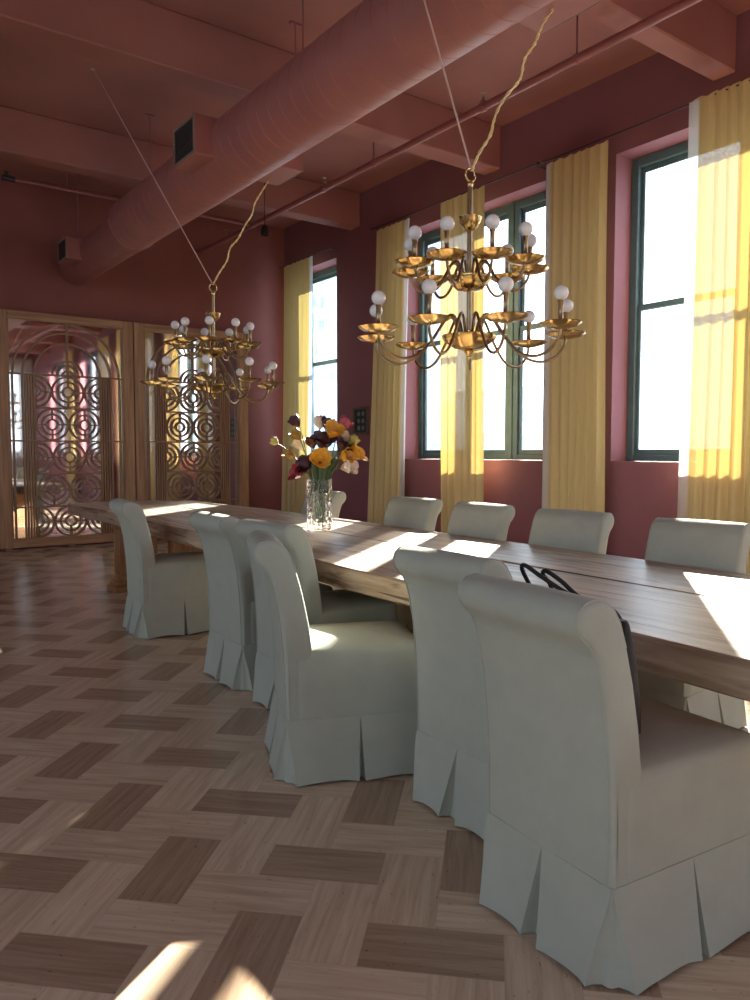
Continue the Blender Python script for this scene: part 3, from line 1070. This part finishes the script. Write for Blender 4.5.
# ------------------------------------------------------------------ brass chandeliers
def make_chandelier():
    ch = thing('chandelier', 'c', 'chandelier')
    bm = new_bm()
    tube(bm, [(0, 0, -0.06), (0, 0, 0.82)], 0.0135, 14)
    obj('stem', bm, M['dark_brass'], ch, 60)
    bm = new_bm()
    tube(bm, [(0.034 * math.cos(a), 0, 0.865 + 0.036 * math.sin(a)) for a in [2 * PI * k / 20 for k in range(21)]], 0.006, 8, caps=False)
    lathe(bm, [(0, 0.835), (0.010, 0.832), (0.019, 0.82), (0.016, 0.808), (0.0135, 0.80)], 14)
    obj('hanging_ring', bm, M['brass'], ch, 60)
    bm = new_bm()      # small cup on the stem
    lathe(bm, [(0.0, 0.565), (0.018, 0.566), (0.040, 0.585), (0.058, 0.612), (0.066, 0.638), (0.062, 0.639), (0.052, 0.616), (0.034, 0.592), (0.016, 0.58), (0, 0.58)], 28)
    obj('stem_cup', bm, M['brass'], ch, 60)
    fl = lambda k: 0.03 * math.cos(k * 2 * PI * 9 / 36)
    for z0, R_ in ((0.0, 0.150), (0.318, 0.122)):
        bm = new_bm()
        lathe(bm, [(0.0, z0 - 0.075), (0.030, z0 - 0.074), (0.30 * R_ + 0.03, z0 - 0.066), (0.72 * R_, z0 - 0.045), (0.93 * R_, z0 - 0.020), (R_, z0), (0.985 * R_, z0 + 0.003),
                   (0.9 * R_, z0 - 0.012), (0.68 * R_, z0 - 0.034), (0.3 * R_, z0 - 0.05), (0.016, z0 - 0.055), (0.016, z0 + 0.03), (0, z0 + 0.03)], 36, rib=fl)
        obj('hub_bowl', bm, M['brass'], ch, 60)
    bm = new_bm()
    lathe(bm, [(0, -0.128), (0.007, -0.125), (0.010, -0.118), (0.006, -0.108), (0.016, -0.098), (0.028, -0.084), (0.020, -0.074), (0, -0.070)], 18)
    obj('finial', bm, M['brass'], ch, 60)
    low = [(0.035, -0.045), (0.060, 0.03), (0.085, 0.095), (0.115, 0.108), (0.150, 0.075), (0.215, -0.020), (0.30, -0.108), (0.395, -0.138), (0.478, -0.112), (0.527, -0.055), (0.537, -0.002)]
    up = [(0.030, 0.275), (0.050, 0.345), (0.070, 0.392), (0.095, 0.398), (0.120, 0.365), (0.160, 0.290), (0.215, 0.252), (0.275, 0.258), (0.318, 0.305), (0.333, 0.350)]
    for path, rp, base in ((low, 0.108, 42), (up, 0.104, 43)):
        first = None
        r_e, z_e = path[-1]
        for k in range(9):
            if first is None:
                bm = new_bm()
                tube(bm, smooth_path([(r, 0, z) for r, z in path], 5), 0.0078, 9)
                arm = obj('arm', bm, M['dark_brass'], ch, 60)
                bm = new_bm()
                lob = lambda q: 0.035 * math.cos(q * 2 * PI * 8 / 40)
                lathe(bm, [(0.0, z_e - 0.012), (0.018, z_e - 0.012), (0.045, z_e - 0.007), (0.082, z_e + 0.003), (rp, z_e + 0.020), (rp - 0.003, z_e + 0.023),
                           (0.080, z_e + 0.008), (0.042, z_e - 0.001), (0.014, z_e - 0.004), (0, z_e)], 40, (r_e, 0, 0), rib=lob)
                obj('drip_plate', bm, M['brass'], arm, 60)
                bm = new_bm()
                lathe(bm, [(0, z_e), (0.016, z_e + 0.001), (0.018, z_e + 0.012), (0.0125, z_e + 0.018), (0.0125, z_e + 0.125), (0.016, z_e + 0.128), (0.016, z_e + 0.135), (0, z_e + 0.136)], 16, (r_e, 0, 0))
                obj('candle_tube', bm, M['dark_brass'], arm, 60)
                bm = new_bm()
                prof = [(0.012, z_e + 0.130), (0.014, z_e + 0.138)]
                for q in range(1, 13):
                    a = -PI / 2 + 0.42 + (PI - 0.42) * q / 12
                    prof.append((max(0.0, 0.0375 * math.cos(a)), z_e + 0.170 + 0.0375 * math.sin(a)))
                lathe(bm, prof, 20, (r_e, 0, 0))
                obj('globe_bulb', bm, M['bulb'], arm, True)
                first = arm
            else:
                arm = first.copy()
                COL.objects.link(arm)
                arm.parent = ch
                for g in list(first.children):
                    d = g.copy()
                    COL.objects.link(d)
                    d.parent = arm
            arm.rotation_euler = (0, 0, math.radians(base + 40 * k) - yaw)
    return ch
CX = 2.95
ch1 = make_chandelier()
ch1['label'] = 'larger looking nearer brass chandelier with two tiers of globe bulbs, in front of the windows'
ch1['group'] = 'brass chandeliers over the table'
ch1.location = (CX - 0.01, 3.13, 1.995)
ch2 = dup(ch1, 'farther brass chandelier with two tiers of globe bulbs, in front of the latticed mirrors')
ch2.location = (CX, 6.46, 1.96)
ch2.rotation_euler = (0, 0, math.radians(-7))

def wiggle(a, b_, n_, amp, seed):
    rnd = random.Random(seed)
    a, b_ = Vector(a), Vector(b_)
    pts = [a]
    for i in range(1, n_):
        t = i / n_
        s = amp * math.sin(PI * t) ** 0.3
        pts.append(a.lerp(b_, t) + Vector((rnd.uniform(-s, s), rnd.uniform(-s, s), rnd.uniform(-s, s) * 0.4)))
    pts.append(b_)
    return smooth_path(pts, 4)
def twisted(path, r, off, turns):
    bmx = new_bm()
    n_ = len(path)
    for s in (0, PI):
        pts = []
        for i, p in enumerate(path):
            d = (path[min(i + 1, n_ - 1)] - path[max(i - 1, 0)]).normalized()
            a, b_ = frame_of(d)
            th = turns * 2 * PI * i / (n_ - 1) + s
            pts.append(p + (a * math.cos(th) + b_ * math.sin(th)) * off)
        tube(bmx, pts, r, 6)
    return bmx
for (cy, hz, lab, top, ctop, sd) in (
        (3.13, 1.995 + 0.896, 'nearer', (3.47, 3.02, 3.86), (2.54, 3.62, 5.125), 3),
        (6.46, 1.96 + 0.896, 'farther', (3.50, 6.42, 3.86), (2.38, 7.92, 5.125), 5)):
    bm = twisted(wiggle((CX, cy, hz - 0.008), top, 9, 0.022, sd), 0.0052, 0.005, 26)
    tag(obj('power_cord', bm, M['cord'], None, 60), 'wavy yellow braided cord running up right from the %s chandelier' % lab, 'cord', 'chandelier power cords')
    bm = new_bm()
    tube(bm, [(CX, cy, hz - 0.006), ctop], 0.0055, 8)
    lathe(bm, [(0, 0), (0.022, 0), (0.022, -0.012), (0, -0.014)], 10, ctop)
    tag(obj('support_cable', bm, M['cable'], None, 60), 'straight support cable slanting up left from the %s chandelier' % lab, 'cable', 'chandelier support cables')

# ------------------------------------------------------------------ air duct
DX, DZ, DR = 3.12, 4.00, 0.288
duct = thing('air_duct', 'large round spiral air duct painted terracotta, running under the ceiling beams', 'duct', (DX, 0, DZ))
prof = []
y = YF + 0.02
prof.append((0, y))
prof.append((DR, y))
while y < 8.75:
    prof += [(DR, y), (DR, y + 0.154), (DR - 0.003, y + 0.157), (DR - 0.003, y + 0.161), (DR, y + 0.164)]
    y += 0.165
prof += [(DR, 8.94), (DR + 0.006, 8.95), (DR + 0.006, 8.98), (DR, 8.99), (0, 9.02)]
bm = new_bm()
lathe(bm, prof, 56, axis='Y')
obj('wide_section', bm, M['duct'], duct, 30)
r2 = 0.243
bm = new_bm()
o2 = (0.026, 0, -0.028)
prof = [(0, 8.96), (DR - 0.022, 8.97), (DR - 0.026, 9.02), (r2 + 0.004, 9.17), (r2, 9.20), (r2, YB - 0.16), (r2 - 0.01, YB - 0.10), (r2 - 0.04, YB - 0.05), (r2 - 0.10, YB - 0.025), (0, YB - 0.02)]
lathe(bm, prof, 48, o2, axis='Y')
obj('narrow_section', bm, M['duct'], duct, 30)
def vent_box(x0, x1, y0, y1, z0, z1, face):
    bm = new_bm()
    box(bm, x0, x1, y0, y1, z0, z1, 0.006)
    v = obj('vent_box', bm, M['duct'], duct, 30)
    bm = new_bm()
    xf = x0 if face < 0 else x1
    t = 0.03
    a, c = (xf - 0.012, xf + 0.002) if face < 0 else (xf - 0.002, xf + 0.012)
    box(bm, a, c, y0, y1, z0, z0 + t, 0.003)
    box(bm, a, c, y0, y1, z1 - t, z1, 0.003)
    box(bm, a, c, y0, y0 + t, z0 + t, z1 - t, 0.003)
    box(bm, a, c, y1 - t, y1, z0 + t, z1 - t, 0.003)
    obj('grille_frame', bm, M['vent_rim'], v, 30)
    bm = new_bm()
    nsl = 8
    for k in range(nsl):
        zz = lerp(z0 + t, z1 - t, (k + 0.5) / nsl)
        box(bm, xf - 0.006, xf + 0.004, y0 + t, y1 - t, zz - 0.008, zz + 0.008)
    box(bm, xf - 0.0015, xf + 0.0015, y0 + t, y1 - t, z0 + t, z1 - t)
    obj('grille', bm, M['grille'], v)
vent_box(-0.43, -0.20, 6.20, 6.66, -0.14, 0.19, -1)
vent_box(0.20, 0.50, 6.02, 6.48, -0.15, 0.15, 1)
vent_box(-0.38, -0.16, 10.40, 10.80, -0.16, 0.12, -1)
vent_box(0.20, 0.50, 2.78, 3.24, -0.15, 0.15, 1)
vent_box(-0.43, -0.20, 2.95, 3.40, -0.14, 0.19, -1)
for yy, xx in ((8.62, 0.08), (5.3, 0.08), (1.9, 0.08), (10.5, -0.20), (6.06, 0.46)):
    zb = {8.62: 0.27, 5.3: 0.27, 1.9: 0.27, 10.5: 0.115, 6.06: 0.145}[yy]
    bm = new_bm()
    tube(bm, [(xx, yy, zb), (xx, yy, ZC - DZ - 0.004)], 0.007, 8)
    box(bm, xx - 0.05, xx + 0.05, yy - 0.02, yy + 0.02, ZC - DZ - 0.016, ZC - DZ - 0.002)
    obj('hanger_rod', bm, M['pipe'], duct, 60)

# ------------------------------------------------------------------ sprinkler pipes
PX, PZ = 5.06, 4.50
pipe = thing('sprinkler_pipe', 'long straight sprinkler pipe under the ceiling, parallel to the window wall', 'pipe', (PX, 0, PZ))
bm = new_bm()
tube(bm, [(0, YF + 0.02, 0), (0, YB - 0.012, 0)], 0.034, 16)
obj('main_pipe', bm, M['pipe'], pipe, 60)
def head(x, yv, par, flip=1):
    bm = new_bm()
    lathe(bm, [(0, 0.028), (0.026, 0.028), (0.026, 0.055), (0.014, 0.058), (0.013, 0.085), (0, 0.085)], 12, (x, yv, 0))
    tube(bm, [(x - 0.010, yv, 0.08), (x - 0.020, yv, 0.10), (x - 0.012, yv, 0.122)], 0.003, 6)
    tube(bm, [(x + 0.010, yv, 0.08), (x + 0.020, yv, 0.10), (x + 0.012, yv, 0.122)], 0.003, 6)
    lathe(bm, [(0, 0.122), (0.026, 0.122), (0.026, 0.126), (0, 0.127)], 14, (x, yv, 0))
    h_ = obj('sprinkler_head', bm, M['vent_rim'], par, 60)
    bm = new_bm()
    lathe(bm, [(0.0345, -0.035), (0.043, -0.033), (0.043, 0.033), (0.0345, 0.035)], 16, (x, yv, 0), axis='Y')
    obj('tee', bm, M['pipe'], h_, 60)
for yy in (5.22, 7.91, 10.6, 2.5):
    head(0, yy, pipe)
for yy in (4.16, 6.91, 9.75, 1.3):
    bm = new_bm()
    tube(bm, [(0, yy, 0.034), (0, yy, ZC - PZ - 0.003)], 0.008, 8)
    lathe(bm, [(0.0345, -0.016), (0.042, -0.014), (0.042, 0.014), (0.0345, 0.016)], 16, (0, yy, 0), axis='Y')
    box(bm, -0.03, 0.03, yy - 0.03, yy + 0.03, ZC - PZ - 0.014, ZC - PZ - 0.001)
    obj('pipe_hanger', bm, M['pipe'], pipe, 60)
pipe2 = thing('branch_pipe', 'thin sprinkler branch pipe crossing the ceiling at the far left', 'pipe', (0, 9.78, 4.50))
bm = new_bm()
tube(bm, [(1.95, 0, 0), (4.98, 0, 0), (5.02, 0, 0)], 0.017, 12)
obj('main_pipe', bm, M['pipe'], pipe2, 60)
bm = new_bm()
tube(bm, [(2.02, 0, 0), (1.88, 0, 0)], 0.032, 12)
lathe(bm, [(0, 0.03), (0.02, 0.03), (0.02, 0.07), (0.03, 0.072), (0, 0.076)], 12, (1.93, 0, 0))
obj('sprinkler_head', bm, M['grille'], pipe2, 60)
bm = new_bm()
tube(bm, [(2.6, 0, 0.017), (2.6, 0, ZC - 4.5 - 0.003)], 0.006, 8)
obj('pipe_hanger', bm, M['pipe'], pipe2, 60)

spot = thing('spotlight', 'small black spotlight hanging just below the sprinkler pipe near the back wall', 'lamp', (4.86, 9.03, ZC))
bm = new_bm()
tube(bm, [(0, 0, -0.005), (0, 0, -0.84)], 0.005, 8)
lathe(bm, [(0, -0.001), (0.04, -0.001), (0.04, -0.02), (0, -0.022)], 14)
obj('drop_rod', bm, M['black'], spot, 60)
bm = new_bm()
lathe(bm, [(0, -0.83), (0.03, -0.835), (0.052, -0.87), (0.058, -0.96), (0.054, -0.962), (0.045, -0.90), (0, -0.89)], 18)
obj('lamp_head', bm, M['black'], spot, 60)

# ------------------------------------------------------------------ latticed mirror screens
def make_screen(width):
    t = thing('mirror_screen', 's', 'mirror screen')
    H, hw = 3.285, width / 2
    fs, ft, fb = 0.150, 0.115, 0.125
    zb = 0.035
    d = 0.07
    bm = new_bm()
    box(bm, -hw, -hw + fs, -d, 0, zb, H, 0.008)
    box(bm, hw - fs, hw, -d, 0, zb, H, 0.008)
    for s in (-1, 1):                                   # inner bead
        x0 = s * (hw - fs)
        box(bm, min(x0, x0 - s * 0.018), max(x0, x0 - s * 0.018), -d + 0.012, -0.01, zb + fb, H - ft, 0.004)
    obj('stiles', bm, M['screen_v'], t, 30)
    bm = new_bm()
    box(bm, -hw + fs, hw - fs, -d, 0, H - ft, H, 0.008)
    obj('top_rail', bm, M['screen_h'], t, 30)
    bm = new_bm()
    box(bm, -hw + fs, hw - fs, -d, 0, zb, zb + fb, 0.008)
    obj('bottom_rail', bm, M['screen_h'], t, 30)
    for s in (-1, 0, 1):
        bm = new_bm()
        box(bm, s * (hw - 0.10) - 0.04, s * (hw - 0.10) + 0.04, -d + 0.01, -0.01, 0.0, zb, 0.004)
        obj('foot', bm, M['screen_v'], t, 30)
    bm = new_bm()
    box(bm, -hw + fs - 0.02, hw - fs + 0.02, -0.022, -0.016, zb + fb - 0.02, H - ft + 0.02)
    obj('mirror_panel', bm, M['mirror'], t)
    iw = hw - fs                                        # inner half width
    yb0, yb1 = -0.058, -0.026                           # fretwork depth
    bw = 0.0105
    zs = 2.436
    rows = [zs - 0.4612 * k for k in range(6)]
    z_bot = zb + fb
    def bar(bm, x0, x1, z0, z1):
        box(bm, x0, x1, yb0 + 0.0012, yb1 - 0.0012, z0, z1)
    def ring(bm, cx, cz, r, a0=0.0, a1=2 * PI, wid=bw, clip=None):
        n_ = max(8, int(abs(a1 - a0) * 9 + r * 30))
        full = abs(a1 - a0) > 6.28
        sec = []
        for i in range(n_ + (0 if full else 1)):
            a = a0 + (a1 - a0) * i / n_
            c, s = math.cos(a), math.sin(a)
            sec.append([bm.verts.new((cx + rr * c, yy, cz + rr * s)) for rr, yy in ((r - wid, yb0), (r + wid, yb0), (r + wid, yb1), (r - wid, yb1))])
        m_ = len(sec)
        for i in range(m_ if full else m_ - 1):
            A, B = sec[i], sec[(i + 1) % m_]
            for k in range(4):
                bm.faces.new((A[k], A[(k + 1) % 4], B[(k + 1) % 4], B[k]))
        if not full:
            bm.faces.new(sec[0][::-1])
            bm.faces.new(sec[-1])
    # arched top
    k = iw / 0.79
    bm = new_bm()
    for r in (0.735 * k, 0.600 * k, 0.450 * k):
        hgt = min(r, 3.17 - zs)
        ring(bm, 0, zs, min(r, H - ft - zs - 0.012), 0, PI)
    for r in (0.205, 0.138, 0.070):
        ring(bm, 0, zs, r, 0, PI)
    bar(bm, -bw, bw, zs, H - ft)
    obj('arch_fretwork', bm, M['fret'], t, 40)
    # cross bars
    bm = new_bm()
    for z in (rows[0], rows[2], rows[4]):
        bar(bm, -iw, iw, z - bw, z + bw)
    pw = 0.445
    for z in (rows[1], rows[3]):
        bar(bm, -pw, pw, z - bw, z + bw)
    for s in (-1, 1):
        xx = s * min(0.735 * k, iw - 0.03)
        bar(bm, xx - bw, xx + bw, z_bot, zs)
    obj('cross_bars', bm, M['fret'], t)
    # reeded uprights
    for s in (-1, 1):
        bm = new_bm()
        for j in range(5):
            xx = s * (pw + 0.012 + 0.036 * j)
            tube(bm, [(xx, -0.042, z_bot), (xx, -0.042, zs)], 0.0125, 8)
        obj('reeds', bm, M['screen_v'], t, 50)
    # concentric ring rosettes, alternating rows
    for rI in range(5):
        zc = (rows[rI] + rows[rI + 1]) / 2
        if rI == 4:
            zc = (rows[4] + z_bot) / 2
        spots = [(0, 0, 2 * PI), (-pw, -PI / 2, PI / 2), (pw, PI / 2, 3 * PI / 2)] if rI % 2 == 0 else [(-pw / 2, 0, 2 * PI), (pw / 2, 0, 2 * PI)]
        for cx, a0, a1 in spots:
            bm = new_bm()
            R0 = 0.214
            for r in (R0, 0.142, 0.070):
                ring(bm, cx, zc, r, a0, a1)
            if abs(a1 - a0) > 6:
                bar(bm, cx - R0, cx - 0.07, zc - bw * .8, zc + bw * .8)
                bar(bm, cx + 0.07, cx + R0, zc - bw * .8, zc + bw * .8)
            else:
                s = 1 if cx < 0 else -1
                xa, xb = sorted((cx + s * 0.07, cx + s * R0))
                bar(bm, xa, xb, zc - bw * .8, zc + bw * .8)
            xo = 0 if abs(a1 - a0) > 6 else (bw if cx < 0 else -bw)
            bar(bm, cx + xo - bw * .8, cx + xo + bw * .8, zc + 0.07, zc + 0.2306)
            bar(bm, cx + xo - bw * .8, cx + xo + bw * .8, zc - 0.2306, zc - 0.07)
            obj('ring_rosette', bm, M['fret'], t, 40)
    return t
YS = YB - 0.11
s1 = make_screen(1.870)
s1['label'] = 'tall latticed mirror screen at the left edge, its bottom rail and floor in full view'
s1['group'] = 'latticed mirror screens against the back wall'
s1.location = (2.985, YS, 0)
s2 = dup(s1, 'tall latticed mirror screen behind the farther chandelier and table end')
s2.location = (4.868, YS, 0)
bm = new_bm()
box(bm, 1.5, 3.93, YS - 0.085, YS + 0.02, 0.0005, 0.006)
#structure(obj('trim_7', bm, M['stone']))
bm.free()

# ------------------------------------------------------------------ small framed picture on the pier
pic = thing('framed_picture', 'small dark framed picture of six pale discs on the wall left of a curtain', 'picture', (XR, 9.32, 1.82))
bm = new_bm()
hw, hh = 0.19, 0.20
for a in ((-hw, hw, hh - 0.03, hh), (-hw, hw, -hh, -hh + 0.03), (-hw, -hw + 0.03, -hh + 0.03, hh - 0.03), (hw - 0.03, hw, -hh + 0.03, hh - 0.03)):
    box(bm, -0.035, -0.002, a[0], a[1], a[2], a[3], 0.004)
obj('picture_frame', bm, plain('picture_frame_brown', (0.11, 0.075, 0.06), 0.5), pic, 30)
bm = new_bm()
box(bm, -0.012, -0.003, -hw + 0.02, hw - 0.02, -hh + 0.02, hh - 0.02)
art = obj('picture_panel', bm, M['paper'], pic)
for r_ in range(3):
    for c_ in range(2):
        bm = new_bm()
        lathe(bm, [(0, 0.0), (0.034, 0.0), (0.036, 0.004), (0.03, 0.008), (0, 0.008)], 16)
        bmesh.ops.transform(bm, matrix=Matrix.Translation((-0.012, -0.055 + 0.11 * c_, 0.105 - 0.105 * r_)) @ Matrix.Rotation(-PI / 2, 4, 'Y'), verts=bm.verts[:])
        obj('disc', bm, M['pictured'], art, 40)

# ------------------------------------------------------------------ outside: pale city blocks far beyond the windows
bmat = plain('pale_facade', (0.55, 0.62, 0.68), 0.8, var=0.15, nscale=0.4)
fac = plain('facade_window_band', (0.30, 0.36, 0.42), 0.4, var=0.2, nscale=0.6)
for i, (x, yv, w, d, h, lab) in enumerate([
        (55, 62, 9, 9, 6.5, 'pale low block outside, seen through the wide window'), (70, 68, 8, 10, 9, 'pale block outside beyond the middle curtain'),
        (80, 94, 11, 12, 8, 'pale block outside, far left through the wide window'), (66, 96, 26, 12, 45, 'tall pale block outside the far corner window')]):
    t = thing('distant_building', lab, 'building', (x, yv, -9))
    bm = new_bm()
    box(bm, -w / 2, w / 2, -d / 2, d / 2, 0, h + 9, 0.1)
    obj('block', bm, bmat, t)
    bm = new_bm()
    for fl_ in range(int((h + 9) / 3.2)):
        z = 1.2 + fl_ * 3.2
        box(bm, -w / 2 - 0.05, -w / 2 + 0.05, -d / 2 + 0.6, d / 2 - 0.6, z, z + 1.5)
        box(bm, -w / 2 + 0.6, w / 2 - 0.6, -d / 2 - 0.05, -d / 2 + 0.05, z, z + 1.5)
    obj('window_bands', bm, fac, t)

# ------------------------------------------------------------------ light
sun_dir = Vector((-0.79, -0.608, -0.485))
ld = bpy.data.lights.new('sun', 'SUN')
ld.energy = 36.0
ld.angle = math.radians(0.7)
ld.color = (1.0, 0.90, 0.76)
lo = bpy.data.objects.new('sun', ld)
COL.objects.link(lo)
lo.location = (20, 15, 12)
lo.rotation_euler = sun_dir.to_track_quat('-Z', 'Y').to_euler()

w = bpy.data.worlds.new('sky')
S.world = w
w.use_nodes = True
nt = w.node_tree
bg = nt.nodes['Background']
tc = nd(nt, 'ShaderNodeTexCoord')
sx = nd(nt, 'ShaderNodeSeparateXYZ')
nt.links.new(tc.outputs['Generated'], sx.inputs[0])
r = ramp(nt, [(0.45, (0.50, 0.57, 0.62)), (0.52, (0.84, 0.93, 1.0)), (0.75, (0.66, 0.82, 1.0))])
mr = nd(nt, 'ShaderNodeMapRange')
mr.inputs['From Min'].default_value = -1
mr.inputs['From Max'].default_value = 1
nt.links.new(sx.outputs['Z'], mr.inputs['Value'])
nt.links.new(mr.outputs[0], r.inputs['Fac'])
nt.links.new(r.outputs['Color'], bg.inputs['Color'])
bg.inputs['Strength'].default_value = 3.4

# portals help the sampler find the sky through the window openings
def portal(cx, cy, w_, axis, sgn):
    l = bpy.data.lights.new('portal', 'AREA')
    l.shape = 'RECTANGLE'
    l.size = w_
    l.size_y = ZH - ZS
    l.cycles.is_portal = True
    o = bpy.data.objects.new('portal', l)
    COL.objects.link(o)
    o.location = (cx, cy, (ZS + ZH) / 2)
    dirv = Vector((sgn, 0, 0)) if axis == 'Y' else Vector((0, sgn, 0))
    o.rotation_euler = dirv.to_track_quat('-Z', 'Z').to_euler()
for a0, a1 in OPEN_R:
    portal(XR + WT + 0.01, (a0 + a1) / 2, a1 - a0, 'Y', -1)
for a0, a1 in OPEN_L:
    portal(XL - WT - 0.01, (a0 + a1) / 2, a1 - a0, 'Y', 1)
for a0, a1 in OPEN_F:
    portal((a0 + a1) / 2, YF - WT - 0.01, a1 - a0, 'X', 1)

# ------------------------------------------------------------------ camera
cam = bpy.data.cameras.new('camera')
cam.sensor_fit = 'VERTICAL'
cam.sensor_height = 36.0
cam.lens = 767 / 1000 * 36.0
cam.clip_start = 0.05
cam.clip_end = 400
co = bpy.data.objects.new('camera', cam)
COL.objects.link(co)
co.location = (0, 0, 1.36)
pit = math.atan(48 / 767)
fwd = Vector((math.sin(yaw) * math.cos(pit), math.cos(yaw) * math.cos(pit), -math.sin(pit)))
co.rotation_euler = fwd.to_track_quat('-Z', 'Y').to_euler()
S.camera = co

vs = S.view_settings
vs.view_transform = 'Standard'
vs.look = 'None'
vs.gamma = 1.0
vs.use_curve_mapping = False
vs.exposure = 0.72
S.cycles.max_bounces = 12
S.cycles.diffuse_bounces = 8
S.cycles.glossy_bounces = 6
S.cycles.transparent_max_bounces = 24
S.cycles.caustics_reflective = False
S.cycles.use_denoising = True
